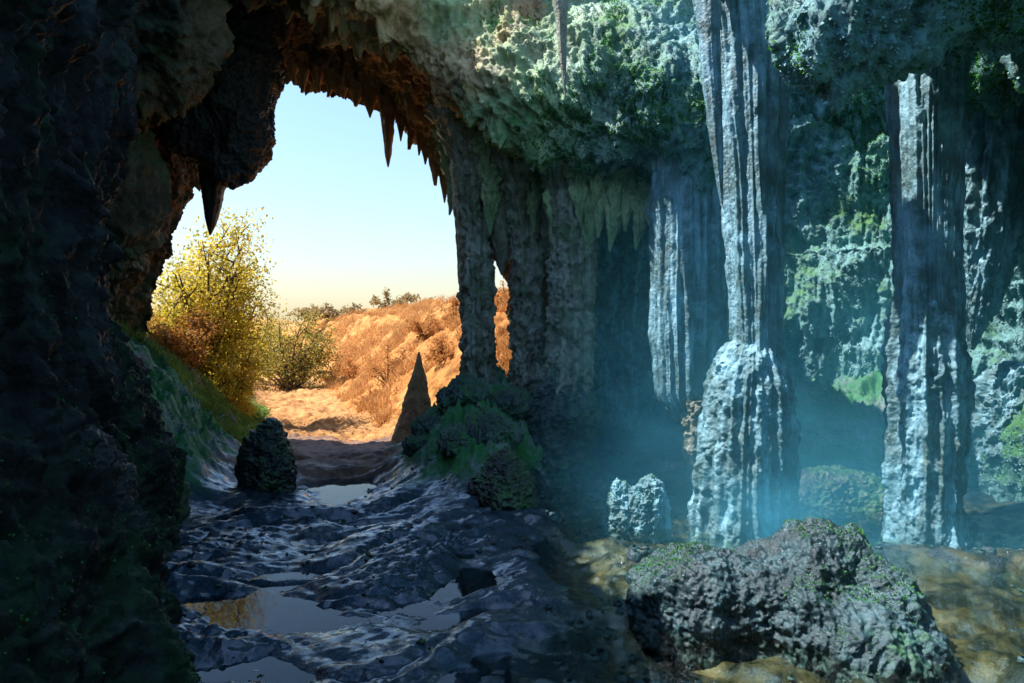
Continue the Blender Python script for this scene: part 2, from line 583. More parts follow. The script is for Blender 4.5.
def void_sdf(p):
    x, y, z = p[:, 0], p[:, 1], p[:, 2]
    pl = plan(x, y)
    wallv = pl + 0.10 * np.clip(z - 2.4, 0, 3) ** 1.5
    ch = smax(wallv, z - ceil_h(x, y), 0.7)
    mo = np.maximum(np.maximum(mouth2(x, z) - 0.10 - 0.22 * np.clip(10.6 - y, 0, 2.4), 8.2 - y), y - 14)
    v = smin(ch, mo, 0.25)
    sk = np.maximum(hole2(x, y) + 0.12 * np.sin(x * 3.1 + y) + 0.1 * np.sin(y * 2.3), 3.6 - z)
    v = smin(v, sk, 0.3)
    s2 = np.maximum((np.sqrt(((x - 3.3) / 2.3) ** 2 + ((y - 8.85) / 1.25) ** 2) - 1) * 1.0, 3.0 - z)  # second unseen roof opening, added to light the back wall and slope
    v = smin(v, s2, 0.2)
    for c, q in BULGES:
        e = np.sqrt((((p - c) / np.array(q)) ** 2).sum(1))
        v = smax(v, -(e - 1) * min(q), 0.45)
    return v


def rock_sdf(p):
    x, y, z = p[:, 0], p[:, 1], p[:, 2]
    top = 5.9 - 0.9 * sstep(-2.0, -2.8, x) * sstep(7.2, 6.2, y) - 0.95 * sstep(0.8, 1.5, x) * np.maximum(sstep(7.3, 6.9, y), sstep(7.9, 8.3, y) * sstep(10.2, 9.7, y)) + 0.6 * sstep(7.2, 8.0, y) * sstep(1.2, 0.6, x) + 0.15 * np.sin(x * 1.3) + 0.15 * np.cos(y * 0.9)  # unseen roof top, lowered in places so sun clears the openings
    out = smax(plan(x, y) - 1.6, z - top, 1.0)
    out = np.maximum(out, y - 10.75 + 0.2 * sstep(-4.8, -5.8, x) - 0.25 * np.sin(x * 1.7) - 0.25 * np.cos(z * 1.3))
    return np.maximum(np.maximum(-void_sdf(p), out), -0.9 - z)


def rock_disp(p, n, amp=1.0):
    low = fbm(p * 0.95, 3, 11) * 0.17
    up = n[:, 2]
    wallness = 1 - np.abs(up)
    warp = 0.35 * np.stack([vnoise(p * 1.5, 5), vnoise(p * 1.5, 6), vnoise(p * 1.5, 7)], -1)
    flute = ridged(p * A3(4.6, 4.6, 0.75) + warp, 3, 21)
    strata = ridged(np.stack([p[:, 0] * 1.0 + p[:, 2] * 1.6, p[:, 1] * 2.0, p[:, 2] * 1.1 - p[:, 0] * 0.5], -1) * 1.5 + warp, 3, 31)
    crag = ridged(p * A3(5.5, 5.5, 2.6) + 2 * warp, 4, 41, 0.6)
    drip = ridged(p * A3(15, 15, 4.0) + 2 * warp, 3, 45, 0.6)
    fine = fbm(p * 24.0, 3, 51, 0.6)
    d = low + 0.085 * flute * wallness + 0.06 * strata + 0.085 * crag + 0.035 * drip + 0.018 * fine - 0.09
    off = n * (d * amp)[:, None]
    nub = np.clip(vnoise(p * A3(5.5, 5.5, 1.0), 61) - 0.25, 0, 1) ** 1.5
    nub2 = np.clip(vnoise(p * A3(13, 13, 2.0), 63) - 0.2, 0, 1) ** 1.5
    off[:, 2] -= (nub * 0.42 + nub2 * 0.16) * sstep(-0.2, -0.8, up) * amp
    return off


SURF = {}


def build_cave():
    V, Q = iso_mesh(rock_sdf, (-8.2, -5.6, -1.2), (9.0, 11.6, 11.6), 0.09)
    c = V[Q].mean(1)
    inner = np.abs(void_sdf(c)) < 0.06
    seen = inner & (c[:, 1] > 1.2) & (np.abs(c[:, 0]) < 0.80 * c[:, 1] + 0.5) & (c[:, 2] < CAMZ + 0.55 * c[:, 1] + 0.5) & (c[:, 2] > -0.35)
    g = unit(grad(rock_sdf, c))
    lip = inner & (((c[:, 1] > 8.75) & (c[:, 0] < 0.6) & (c[:, 2] > 2.0)) | ((c[:, 1] > 5.8) & (c[:, 0] < -0.9) & (c[:, 2] > 2.3) & (c[:, 0] > -0.56 * c[:, 1])))
    ceilm = inner & ((g[:, 2] < -0.42) | (c[:, 2] > 3.7)) & ~((c[:, 0] < -2.6) & (c[:, 1] < 7.4))
    left = inner & ~ceilm & ~lip & (c[:, 0] < -1.0)
    right = inner & ~ceilm & ~lip & ~left
    ceilm &= ~lip
    for name, mask, mat in (('cave_ceiling', ceilm, M['cave']), ('cave_mouth_rim', lip, M['cave']), ('dark_cave_wall', left, M['cave']), ('pale_cave_wall', right, M['cave']),
                            ('rock_hill', ~inner, M['lip'])):
        Vs, Qs = [], []
        for lev, mm in ((2, mask & seen), (0, mask & ~seen)):
            if not mm.any():
                continue
            v, q = compact(V, Q[mm])
            for _ in range(lev):
                v, q = subdivide(v, q)
            v = project(rock_sdf, v) if name != 'rock_hill' else v
            n = unit(grad(rock_sdf, v))
            off = rock_disp(v, n, 0.8 if name == 'rock_hill' else 1.0)
            v = v + off
            if lev == 2:
                SURF[name] = (v, q)
            Qs.append(q + sum(len(a) for a in Vs))
            Vs.append(v)
        VV = np.concatenate(Vs)
        nz = fbm(VV * 1.3, 3, 131)
        X, Y, Z = VV.T
        warm_bounce = sstep(-0.5, 0.35, 0.9 * nz + np.minimum(np.minimum(sstep(7.2, 8.9, Y) * 2 - 1, (0.2 - X) * 0.9), Z - 2.3))  # warm bounced light around the mouth, painted into the rock colour
        warm_bounce = np.maximum(warm_bounce, sstep(-0.3, 0.5, 0.6 * nz + np.minimum(np.minimum(X + 0.60 * Y, -0.6 - X), np.minimum(Y - 6.0, Z - 2.6))) * 0.75)  # the same painted bounce on the upper left rock near the mouth
        dark = sstep(-0.35, 0.25, 0.4 * nz + np.minimum(-0.6 - X, -X - 0.50 * Y + 0.35 + 0.25 * np.clip(Y - 6, 0, 3)))  # shade on the left wall, put into the rock colour
        dark = np.maximum(dark * (1 - warm_bounce * sstep(6.0, 7.0, Y)), 0.82 * sstep(-1.7, -2.7, X + 0.4 * nz))
        o = obj(name, VV, np.concatenate(Qs), mat, attrs={'rust': warm_bounce, 'dark': dark})
        tag(o, kind='structure')


build_cave()

# ------------------------------------------------------------------ floor and land outside
LF_Y = [2, 5.8, 7.3, 9, 11, 14, 18, 30, 60]
LF_X = [-1.7, -2.6, -2.75, -3.3, -3.9, -4.9, -6.2, -11, -22]
RF_Y = [8.6, 9.5, 11, 14, 18, 24, 40, 60]
RF_X = [-0.9, -1.3, -1.9, -3.2, -4.7, -6.8, -14, -22]


def ground_h(x, y):
    p = np.stack([x, y, np.zeros_like(x)], -1)
    h = np.zeros_like(x)
    inside = sstep(10.2, 9.0, y)
    # left bank, right bank
    lf = np.interp(y, LF_Y, LF_X)
    d = lf - x
    h = h + (1.75 * sstep(0, 2.3, d) + 0.22 * np.clip(d - 2.0, 0, 6)) * sstep(6.0, 7.2, y)
    rf = np.interp(y, RF_Y, RF_X)
    e = x - rf
    bank = 2.02 * sstep(-0.1, 2.9, e) * (1 + 0.12 * fbm(p * 0.7, 2, 71)) + 0.25 * np.clip(e - 2.5, 0, 5) ** 0.8
    h = h + bank * sstep(10.2, 12.2, y)
    h = h + 0.012 * np.clip(y - 12, 0, 1e9) + 0.10 * fbm(p * 1.2, 3, 72) * sstep(9.5, 11.5, y) + 0.05 * ridged(p * 3.0, 3, 73) * sstep(9.5, 11.5, y)
    # mound under the entrance columns
    g = lambda cx, cy, sx, sy: np.exp(-((x - cx) / sx) ** 2 - ((y - cy) / sy) ** 2)
    mound = 0.95 * g(-0.2, 9.1, 0.95, 1.0) + 0.62 * g(-0.55, 7.9, 0.65, 0.75) + 0.35 * g(-0.3, 7.0, 0.45, 0.55)
    h = h + mound * sstep(0.95, 0.35, x)
    # slope at the back of the chamber
    h = h + 0.95 * sstep(6.7, 9.6, y + 0.25 * (x - 3.5)) * sstep(2.0, 3.2, x)
    h = h + 0.25 * sstep(9.0, 10.6, y) * sstep(0.4, 1.0, x)
    # mud ridges of the wet floor
    w = 0.5 * np.stack([vnoise(p * 1.4, 81), vnoise(p * 1.4, 82), np.zeros_like(x)], -1)
    rid = fbm((p + w) * A3(0.9, 2.0, 1), 4, 83)
    q = np.stack([x * 0.95 + y * 0.30, y * 0.95 - x * 0.30, np.zeros_like(x)], -1)
    bump = np.clip(fbm((q + w) * A3(0.8, 1.9, 1), 2, 87), -0.2, 1)
    plate = sstep(0.85, 0.30, worley((q + 0.8 * w) * A3(0.9, 2.3, 1) + 11.0, 88))
    plate2 = sstep(0.8, 0.25, worley((q + 0.8 * w) * A3(2.4, 5.5, 1) + 5.0, 89))
    h = h + inside * (-0.005 + 0.035 * rid + 0.05 * bump + 0.105 * plate + 0.012 * plate2 - 0.015)
    # pool
    edge = 0.28 + 0.18 * vnoise(p * 1.1, 85) - 0.04 * (y - 5)
    pool = sstep(edge - 0.25, edge + 0.25, x) * sstep(9.6, 8.6, y) * sstep(4.6, 3.4, x - 0.25 * np.clip(5.6 - y, -2, 4))
    h = h - pool * (0.13 + 0.05 * fbm(p * 2.2, 3, 86)) * np.where(h > 0.25, 0.0, 1.0)
    # puddles
    pud = 0.145 * g(-1.50, 4.30, 0.44, 0.66) + 0.17 * g(-1.72, 7.45, 0.62, 0.95) + 0.09 * g(-1.45, 5.6, 0.35, 0.3)
    h = h - pud * 1.1
    return h


def fine_disp(x, y, h):
    p = np.stack([x, y, h], -1)
    rough = sstep(0.10, 0.5, h)
    lump = 0.55 - worley(p * 7.0 + 0.3 * fbm(p * 5, 2, 91)[:, None], 92)
    grit = sstep(-0.2, 0.5, fbm(p * 1.3, 2, 98))
    wq = 0.25 * vnoise(p * 2.0, 99)[:, None]
    crag = np.clip(ridged((p + wq) * A3(2.2, 4.6, 2), 3, 90, 0.5) - 0.1, -0.6, 1)
    return 0.024 * crag * (1 - rough) * sstep(10.5, 9.0, y) + (0.008 + 0.014 * grit) * fbm(p * 9.0, 3, 93) + (0.004 + 0.010 * grit) * fbm(p * 26.0, 3, 95) + rough * (0.06 * lump + 0.09 * fbm(p * 3.0, 3, 94) + 0.20 * ridged(p * A3(4.0, 4.0, 3), 4, 96, 0.6) + 0.06 * ridged(p * 14.0, 3, 97, 0.6) - 0.08)


def terrain_h(x, y):
    h = ground_h(np.clip(x, -40, 40), np.clip(y, 0, 400))
    p = np.stack([x, y, np.zeros_like(x)], -1)
    h = h + 0.20 * ridged(p * 1.1, 4, 111, 0.6) * sstep(0.25, 0.8, h) * sstep(400, 60, np.abs(y)) + 0.05 * fbm(p * 7, 3, 112) * sstep(200, 40, np.abs(y))
    return h + 0.5 * sstep(24, 60, y) * (0.8 + 0.5 * fbm(p * 0.05, 2, 113)) * sstep(3000, 300, np.hypot(x, y))


th = lambda x, y: float(terrain_h(np.array([float(x)]), np.array([float(y)]))[0])


def build_floor():
    # cave floor: dense near the camera
    ys = np.concatenate([np.arange(-3.5, 2.0, 0.1), np.arange(2.0, 7.0, 0.016), np.arange(7.0, 11.4, 0.024), [11.4]])
    xs = np.concatenate([np.arange(-6.4, -4.6, 0.06), np.arange(-4.6, 5.6, 0.02), np.arange(5.6, 7.2, 0.08)])
    Y, X = np.meshgrid(ys, xs, indexing='ij')
    x, y = X.ravel(), Y.ravel()
    h = ground_h(x, y)
    z = h + fine_disp(x, y, h)
    V = np.stack([x, y, z], -1)
    p = np.stack([x, y, np.zeros_like(x)], -1)
    n1 = 0.12 * fbm(p * 3.0, 3, 101)
    lf = np.interp(y, LF_Y, LF_X)
    moss = np.maximum(sstep(0.12, 0.3, h + n1 * 0.6) * sstep(10.9, 9.6, y), 0)
    bed = sstep(0.05, 0.5, x + n1 - 0.1) * sstep(0.12, 0.03, h)
    soil = sstep(7.2, 8.6, y + n1 * 3) * sstep(-0.3, -0.7, x) * sstep(0.3, 0.12, h)
    soil = np.maximum(soil, sstep(10.0, 10.8, y))
    SURF['floor'] = (V, grid_faces(len(ys), len(xs))[:, ::-1])
    o = obj('cave_floor', V, grid_faces(len(ys), len(xs)), M['floor'], attrs={'moss': moss, 'bed': bed, 'soil': soil})
    tag(o, kind='structure')
    # land outside to the horizon, one sheet (sunk under the cave floor)
    gap = lambda a, b, n, q: a + (b - a) * np.linspace(0, 1, n) ** q
    ys = np.concatenate([-gap(6, 3000, 40, 4)[::-1], np.arange(-5.5, 10.6, 0.5), np.arange(10.8, 24, 0.045), 24 + gap(0.06, 3000, 150, 4)])
    xs = np.concatenate([-gap(11, 3000, 60, 4)[::-1], np.arange(-10.95, 1.6, 0.05), 1.6 + gap(0.06, 3000, 80, 4)])
    Y, X = np.meshgrid(ys, xs, indexing='ij')
    x, y = X.ravel(), Y.ravel()
    yy = np.clip(y, 0, 400)
    h = terrain_h(x, y)
    p = np.stack([x, y, np.zeros_like(x)], -1)
    under = sstep(11.25, 10.85, y) * (np.abs(x) < 60)
    h = h * (1 - under) + under * np.minimum(h - 0.35, -0.75 + 0 * h)
    lf, rf = np.interp(y, LF_Y, LF_X), np.interp(y, RF_Y, RF_X)
    n1 = fbm(p * 1.1, 4, 114)
    green = sstep(0.3, 1.0, lf - x + 0.5 * n1) * sstep(24, 14, y)
    path = sstep(0.5, -0.2, x - rf + 0.3 * n1) * (1 - green)
    o = obj('ground', np.stack([x, y, h], -1), grid_faces(len(ys), len(xs)), M['terrain'], attrs={'green': green, 'path': path})
    tag(o, kind='structure')


build_floor()


def sheet(name, x0, x1, y0, y1, z, mat):
    V = [(x0, y0, z), (x1, y0, z), (x1, y1, z), (x0, y1, z)]
    o = obj(name, V, np.array([[0, 1, 2, 3]]), mat, smooth=False)
    return tag(o, kind='structure')


sheet('water', 0.0, 5.2, 1.5, 9.8, 0.0, M['water'])
sheet('puddle', -2.8, -0.004, 1.8, 9.1, -0.026, M['puddle'])


# ------------------------------------------------------------------ dripstone
def sweep(axis, nz=220, nt=144, ex=1.0, ey=1.0, flutes=(0.18, 9, 0.0), lump=0.0, rough=0.02, seed=0, tilt=0.0, tip=False):
    """a dripstone body: axis = [(x, y, z, r), ...] from top to bottom; flutes = (depth/r, count, sharp)"""
    A = np.array(axis, float)
    L = np.concatenate([[0], np.cumsum(np.linalg.norm(np.diff(A[:, :3], axis=0), axis=1))])
    t = np.linspace(0, 1, nz)
    tt = t * L[-1]
    # smooth interpolation of the profile
    C = np.stack([np.interp(tt, L, A[:, k]) for k in range(4)], -1)
    k = max(3, nz // 40)
    ker = np.hanning(2 * k + 1)
    ker /= ker.sum()
    C = np.stack([np.convolve(np.pad(C[:, q], k, mode='reflect', reflect_type='odd'), ker, 'valid') for q in range(4)], -1)
    C[:, 3] = np.maximum(C[:, 3], 0.003)
    th = np.linspace(0, 2 * np.pi, nt, endpoint=False)
    T, Z = np.meshgrid(th, np.arange(nz), indexing='xy')
    cz = C[Z.ravel().astype(int)]
    T = T.ravel()
    r = cz[:, 3]
    c, s = np.cos(T), np.sin(T)
    lo = np.stack([c * 1.0, s * 1.0, cz[:, 2] * 0.9 + seed * 3.1], -1)
    wob = vnoise(lo * A3(1.2, 1.2, 1.0), seed + 1) * 0.5
    d, cnt, sharp = flutes
    fl = ridged(np.stack([c * cnt / 4.5, s * cnt / 4.5, cz[:, 2] * 0.35 + wob * 0.5 + seed * 1.7], -1), 2, seed + 2, 0.6)
    fl = np.sign(fl) * np.abs(fl) ** (1.0 + sharp)
    p = np.stack([cz[:, 0] + c * r, cz[:, 1] + s * r, cz[:, 2]], -1)
    rr = r * (1 + d * fl + 0.10 * vnoise(lo * A3(1.5, 1.5, 1.6), seed + 3))
    fade = sstep(0, 0.12, r)
    if lump:
        wp = 0.5 * fbm(p * 5, 2, seed + 8)[:, None]
        rr = rr + fade * lump * 1.1 * ridged(p * A3(17, 17, 3.2) + wp, 3, seed + 4, 0.6)
        rr = rr + fade * lump * 0.8 * fbm(p * A3(20, 20, 11) + wp, 3, seed + 6, 0.6)
    rr = rr + fade * rough * fbm(p * A3(16, 16, 9), 3, seed + 5)
    V = np.stack([cz[:, 0] + c * rr * ex, cz[:, 1] + s * rr * ey, cz[:, 2]], -1)
    n = nz * nt
    Fq = grid_faces(nz, nt, True)[:, ::-1]
    V = np.concatenate([V, C[:1, :3], C[-1:, :3]])
    i = np.arange(nt)
    cap = np.concatenate([np.stack([np.full(nt, n), (i + 1) % nt, i], 1), np.stack([np.full(nt, n + 1), n - nt + i, n - nt + (i + 1) % nt], 1)])
    Fq2 = Fq
    return V, [Fq2, cap]


def axis_px(Y, *rows):
    """rows (px, py, half width in px) at distance Y"""
    return [(*P(a, b, Y), w * Y / FPX) for a, b, w in rows]


def dripstone(name, parts, label, cat, group=None):
    """parts: list of (part name or None, (V, F), material); a single None part is the thing itself"""
    if len(parts) == 1 and parts[0][0] is None:
        V, Fc = parts[0][1]
        b = V[-2]
        return tag(obj(name, V, Fc, parts[0][2], base=b), label, cat, group)
    b = parts[-1][1][0][-1].copy()
    t = thing(name, b, label, cat, group)
    for pn, (V, Fc), m in parts:
        obj(pn, V, Fc, m, parent=t, base=b)
    return t


D = M['drip']
DB = M['drip_brown']
# middle column: ribbed shaft standing on a bulging base
sh = sweep(axis_px(5.9, (740, -90, 44), (742, -10, 40), (748, 60, 36), (752, 150, 30), (755, 260, 25), (756, 330, 22), (756, 375, 22)), 420, 260, flutes=(0.20, 20, 0.4), rough=0.010, seed=3)
bs = sweep(axis_px(5.9, (752, 336, 5), (752, 342, 20), (751, 350, 26), (750, 362, 32), (748, 385, 37), (746, 430, 41), (744, 490, 45), (743, 540, 49), (743, 560, 50)), 300, 220, flutes=(0.15, 19, 0.2), lump=0.015, rough=0.02, seed=9)
dripstone('dripstone_column', [('shaft', sh, D), ('base', bs, M['drip'])], 'tall ribbed column standing on a bulging cone of stalagmite in the pool', 'column', 'dripstone columns')
sh = sweep(axis_px(5.55, (925, 10, 44), (926, 62, 32), (927, 130, 28), (928, 230, 26), (929, 300, 26), (929, 345, 24)), 300, 260, flutes=(0.20, 19, 0.4), rough=0.012, seed=14)
bs = sweep(axis_px(5.55, (928, 265, 12), (928, 290, 23), (928, 330, 29), (927, 375, 32), (926, 450, 31), (924, 510, 30), (922, 545, 34), (922, 575, 36)), 340, 220, flutes=(0.24, 13, 0.2), lump=0.016, rough=0.022, seed=15)
dripstone('dripstone_column', [('shaft', sh, D), ('base', bs, D)], 'pale fluted column of even thickness standing at the water edge beside the pointed curtain', 'column', 'dripstone columns')
cu = sweep(axis_px(7.3, (694, 110, 26), (692, 150, 33), (690, 200, 37), (690, 260, 36), (690, 340, 35), (691, 395, 31), (694, 420, 20), (697, 432, 5)), 360, 240, 1, 0.6, flutes=(0.20, 24, 0.4), rough=0.012, seed=22)
tp = sweep(axis_px(7.2, (697, 400, 14), (696, 430, 11), (694, 455, 8), (692, 478, 3)), 120, 90, flutes=(0.2, 8, 0), lump=0.02, seed=23)
dripstone('flowstone_curtain', [('folds', cu, D), ('tip', tp, DB)], 'pale hanging curtain with long straight folds and a ragged tip over the pool', 'flowstone curtain')
cu = sweep(axis_px(6.9, (1010, 20, 80), (1005, 80, 52), (1000, 150, 44), (990, 230, 30), (982, 290, 17), (976, 325, 9), (972, 350, 2)), 320, 220, 1, 0.55, flutes=(0.24, 14, 0.3), lump=0.02, rough=0.03, seed=30)
dripstone('flowstone_curtain', [(None, cu, D)], 'ragged pale curtain tapering to a point next to the evenly thick fluted column', 'flowstone curtain')
cu = sweep(axis_px(9.6, (622, 250, 55), (622, 285, 42), (622, 330, 34), (624, 380, 30), (626, 410, 20), (628, 430, 4)), 240, 200, 1, 0.6, flutes=(0.22, 10, 0.1), lump=0.05, rough=0.05, seed=33)
dripstone('flowstone_curtain', [(None, cu, D)], 'dim crusted curtain hanging over the dark recess at the back of the pool', 'flowstone curtain')
# entrance columns
dripstone('entrance_column', [('shaft', sweep(axis_px(9.0, (478, 110, 40), (478, 160, 20), (478, 220, 13), (478, 300, 13), (479, 360, 13), (480, 395, 16)), 260, 120, flutes=(0.42, 9, 0.1), lump=0.02, rough=0.05, seed=40), DB),
                              ('base', sweep(axis_px(9.0, (479, 380, 10), (480, 395, 16), (482, 415, 22), (484, 450, 26)), 120, 120, flutes=(0.2, 8, 0), lump=0.04, seed=41), M['moss_rock'])],
          'narrow column nearest the sky at the edge of the cave mouth', 'column', 'columns beside the cave mouth')
dripstone('entrance_column', [('shaft', sweep(axis_px(8.8, (523, 140, 36), (524, 190, 18), (526, 240, 12), (528, 300, 12), (527, 360, 12), (526, 400, 15)), 260, 120, flutes=(0.45, 9, 0.1), lump=0.02, rough=0.05, seed=43), DB),
                              ('base', sweep(axis_px(8.8, (526, 385, 10), (526, 400, 15), (524, 430, 20), (522, 460, 26)), 120, 120, flutes=(0.2, 8, 0), lump=0.04, seed=44), M['moss_rock'])],
          'slender dark column between the narrow edge column and the stout mossy one', 'column', 'columns beside the cave mouth')
dripstone('entrance_column', [('shaft', sweep(axis_px(8.3, (566, 90, 55), (568, 140, 27), (572, 200, 19), (573, 280, 19), (571, 350, 18), (566, 395, 22)), 300, 150, flutes=(0.40, 12, 0.1), lump=0.025, rough=0.05, seed=46), DB),
                              ('base', sweep(axis_px(8.3, (566, 370, 15), (564, 392, 26), (560, 415, 36), (556, 450, 36), (554, 480, 37), (553, 500, 38)), 180, 150, flutes=(0.2, 9, 0), lump=0.05, seed=47), M['moss_rock'])],
          'stout mossy column with a shelf-like foot where the mound meets the pool', 'column', 'columns beside the cave mouth')


# ------------------------------------------------------------------ stalactites
def stalactite(rows, Y, label, mat=None, seed=0, group=None, ey=1.0, nz=120, nt=64, fl=(0.22, 6, 0.1), lump=0.0):
    return tag(dripstone('stalactite', [(None, sweep(axis_px(Y, *rows), nz, nt, 1, ey, fl, lump, 0.012, seed), mat or M['lip'])], label, 'stalactite', group), label, 'stalactite', group)


stalactite([(387, 70, 14), (387, 100, 8), (388, 130, 5.5), (388, 155, 3), (388, 167, 0.6)], 10.3, 'long brown stalactite hanging from the sunlit lip of the cave mouth', seed=51)
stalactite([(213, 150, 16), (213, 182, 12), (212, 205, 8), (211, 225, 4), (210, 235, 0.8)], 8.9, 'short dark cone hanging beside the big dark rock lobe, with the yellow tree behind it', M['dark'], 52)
stalactite([(466, 110, 30), (466, 160, 15), (466, 220, 11), (466, 265, 9), (465, 285, 6), (464, 297, 1)], 9.2, 'heavy stalactite against the sky, just before the narrow edge column', DB, 53)
stalactite([(500, 110, 34), (500, 160, 17), (500, 205, 12), (501, 240, 9), (502, 262, 5), (502, 275, 1)], 8.9, 'ragged stalactite between the narrow edge column and the slender dark column', DB, 54, lump=0.02)
stalactite([(546, 110, 30), (547, 160, 15), (548, 200, 11), (549, 235, 7), (550, 255, 1)], 8.7, 'stalactite between the slender dark column and the stout mossy column', DB, 55, lump=0.02)
stalactite([(707, -80, 30), (708, -10, 11), (711, 60, 9), (715, 120, 7), (719, 170, 4), (722, 205, 1)], 5.4, 'slim fluted stalactite hanging close along the ribbed shaft of the middle column', D, 56)
stalactite([(560, -20, 11), (561, 20, 5), (563, 60, 3), (565, 95, 0.7)], 7.0, 'thin dark stalactite above the stout mossy column', DB, 57)
LIPS = [(293, 64, 90), (304, 70, 92), (317, 76, 96), (330, 82, 101), (337, 84, 102), (343, 88, 104), (356, 92, 112), (370, 98, 124), (401, 110, 138), (411, 115, 146), (420, 120, 156), (426, 126, 170), (435, 132, 187), (444, 142, 199), (449, 150, 202)]
for k, (px, y0, y1) in enumerate(LIPS):
    wd = 2.6 + 0.06 * (y1 - y0) + random.uniform(-0.6, 1.6)
    y1 += random.uniform(-7, 6)
    end = random.choice((0.5, 0.6, 1.3))
    n = k - 7
    if px < 387:
        nm = ['nearest', 'second', 'third', 'fourth', 'fifth', 'sixth', 'seventh', 'eighth'][7 - k]
        lb = f'small brown lip stalactite, {nm} on the uphill side of the long one'
    else:
        nm = ['nearest', 'second', 'third', 'fourth', 'fifth', 'sixth', 'seventh'][k - 8]
        lb = f'small brown lip stalactite, {nm} on the side of the long one towards the columns'
    stalactite([(px, y0 - 26, wd * 2.4), (px, y0, wd * 1.25), (px + random.uniform(-1, 1), (y0 + y1) / 2, wd * 0.7), (px + random.uniform(-2.5, 2.5), y1, end)], 10.3, lb, None, 100 + k, 'small stalactites along the lip of the cave mouth', nz=80, nt=40, fl=(0.35, 5, 0.1), lump=0.012)


FR = [(452, 150, 215, 6, 9.4), (489, 150, 235, 7, 8.7), (511, 160, 250, 6, 8.9), (535, 150, 232, 7, 8.6), (556, 150, 262, 8, 8.2), (588, 150, 262, 9, 8.1), (601, 150, 238, 7, 8.0), (612, 155, 252, 8, 7.9),
      (626, 160, 232, 7, 7.9), (638, 160, 250, 8, 7.9), (649, 165, 226, 7, 7.8), (578, 140, 226, 8, 8.0), (596, 130, 205, 8, 7.9), (616, 130, 212, 8, 7.85)]
FRL = ['between the lip and the heavy stalactite', 'just past the narrow edge column', 'touching the slender dark column', 'right after the slender dark column', 'in front of the shoulder of the stout mossy column',
       'first one past the stout mossy column', 'second one past the stout mossy column', 'third one past the stout mossy column', 'fourth one past the stout mossy column',
       'fifth one past the stout mossy column', 'closest to the long straight folded curtain', 'short one in front of the head of the stout mossy column', 'nearer row, first over the recess', 'nearer row, last over the recess']
for k, ((px, y0, y1, wd, Y), lb) in enumerate(zip(FR, FRL)):
    stalactite([(px, y0 - 50, wd * 3.2), (px, y0, wd * 1.7), (px + 1, y0 + (y1 - y0) * 0.4, wd * 1.05), (px + random.uniform(-2, 2), y0 + (y1 - y0) * 0.75, wd * 0.6), (px + random.uniform(-3, 3), y1, 0.7)], Y,
               'crusted grey stalactite ' + lb, M['cave'], 140 + k, 'crusted stalactites fringing the recess', fl=(0.45, 6, 0.1), lump=0.045, nz=140, nt=80)


# ------------------------------------------------------------------ boulders and stalagmites
def boulder(name, c, rad, label, cat, mat, seed=0, lump=0.06, low=0.16, vox=None, blobs=(), squash=None, flute=0.0):
    """rock body: smooth union of ellipsoids, then weathered"""
    c = np.array(c, float)
    els = [(c, np.array(rad, float))] + [(c + np.array(o), np.array(r)) for o, r in blobs]

    def f(p):
        v = None
        for cc, rr in els:
            e = (np.sqrt((((p - cc) / rr) ** 2).sum(1)) - 1) * min(rr)
            v = e if v is None else smin(v, e, 0.14)
        return v
    lo = np.min([a - b for a, b in els], 0) - 0.2
    hi = np.max([a + b for a, b in els], 0) + 0.2
    vox = vox or max(hi - lo) / 55
    V, Q = iso_mesh(f, lo, hi, vox)
    V, Q = subdivide(V, Q)
    V, Q = subdivide(V, Q)
    V = project(f, V, 2)
    n = unit(grad(f, V))
    wp = 0.3 * np.stack([vnoise(V * 2, seed + 3), vnoise(V * 2, seed + 4), vnoise(V * 2, seed + 5)], -1)
    d = low * fbm(V * 2.2, 3, seed) + lump * 0.9 * (ridged(V * A3(6, 6, 3.0) + 2 * wp, 4, seed + 1, 0.6) - 0.3) + 0.35 * lump * ridged(V * A3(17, 17, 7) + 3 * wp, 3, seed + 9, 0.6) + 0.016 * fbm(V * 26, 3, seed + 2, 0.6)
    if flute:
        d = d + flute * ridged(V * A3(9, 9, 1.6), 3, seed + 7)
    V = V + n * d[:, None]
    base = np.array([c[0], c[1], max(V[:, 2].min(), -0.1)])
    SURF[name + str(seed)] = (V, Q)
    return tag(obj(name, V, Q, mat, base=base), label, cat)


boulder('boulder', (1.78, 3.98, 0.02), (0.46, 0.46, 0.48), 'broad wet two-lobed boulder lying in the shallow pool in front of the middle column', 'boulder', M['boulder'], 211, 0.035, 0.12, flute=0.006,
        blobs=[((0.20, -0.18, -0.16), (0.36, 0.42, 0.32)), ((-0.60, 0.12, -0.02), (0.42, 0.40, 0.37)), ((-0.30, 0.05, -0.02), (0.3, 0.36, 0.36))], vox=0.028)
boulder('boulder', (-2.62, 7.35, 0.05), (0.30, 0.26, 0.40), 'dark upright boulder beside the shining puddle, foot of the mossy bank', 'boulder', M['black_rock'], 221, 0.015, 0.08, blobs=[((0.04, 0, 0.42), (0.11, 0.12, 0.28)), ((-0.08, -0.03, 0.25), (0.13, 0.14, 0.2))], flute=0.02)
boulder('boulder', (-0.12, 6.5, 0.05), (0.34, 0.36, 0.42), 'dark wedge of rock at the pool end of the mossy mound', 'boulder', M['black_rock'], 231, 0.012, 0.06, blobs=[((0.06, 0.05, 0.30), (0.16, 0.2, 0.22))], flute=0.02)
boulder('boulder', (3.25, 6.9, -0.05), (0.75, 0.5, 0.36), 'low dark greenish boulder lying behind and between the two tall pale columns', 'boulder', M['black_rock'], 241, 0.015, 0.08)
boulder('boulder', (-2.28, 3.55, 0.72), (0.24, 0.30, 0.38), 'black block of rock with a wet shining top on the dark wall', 'boulder', M['dark'], 251, 0.04, 0.05)
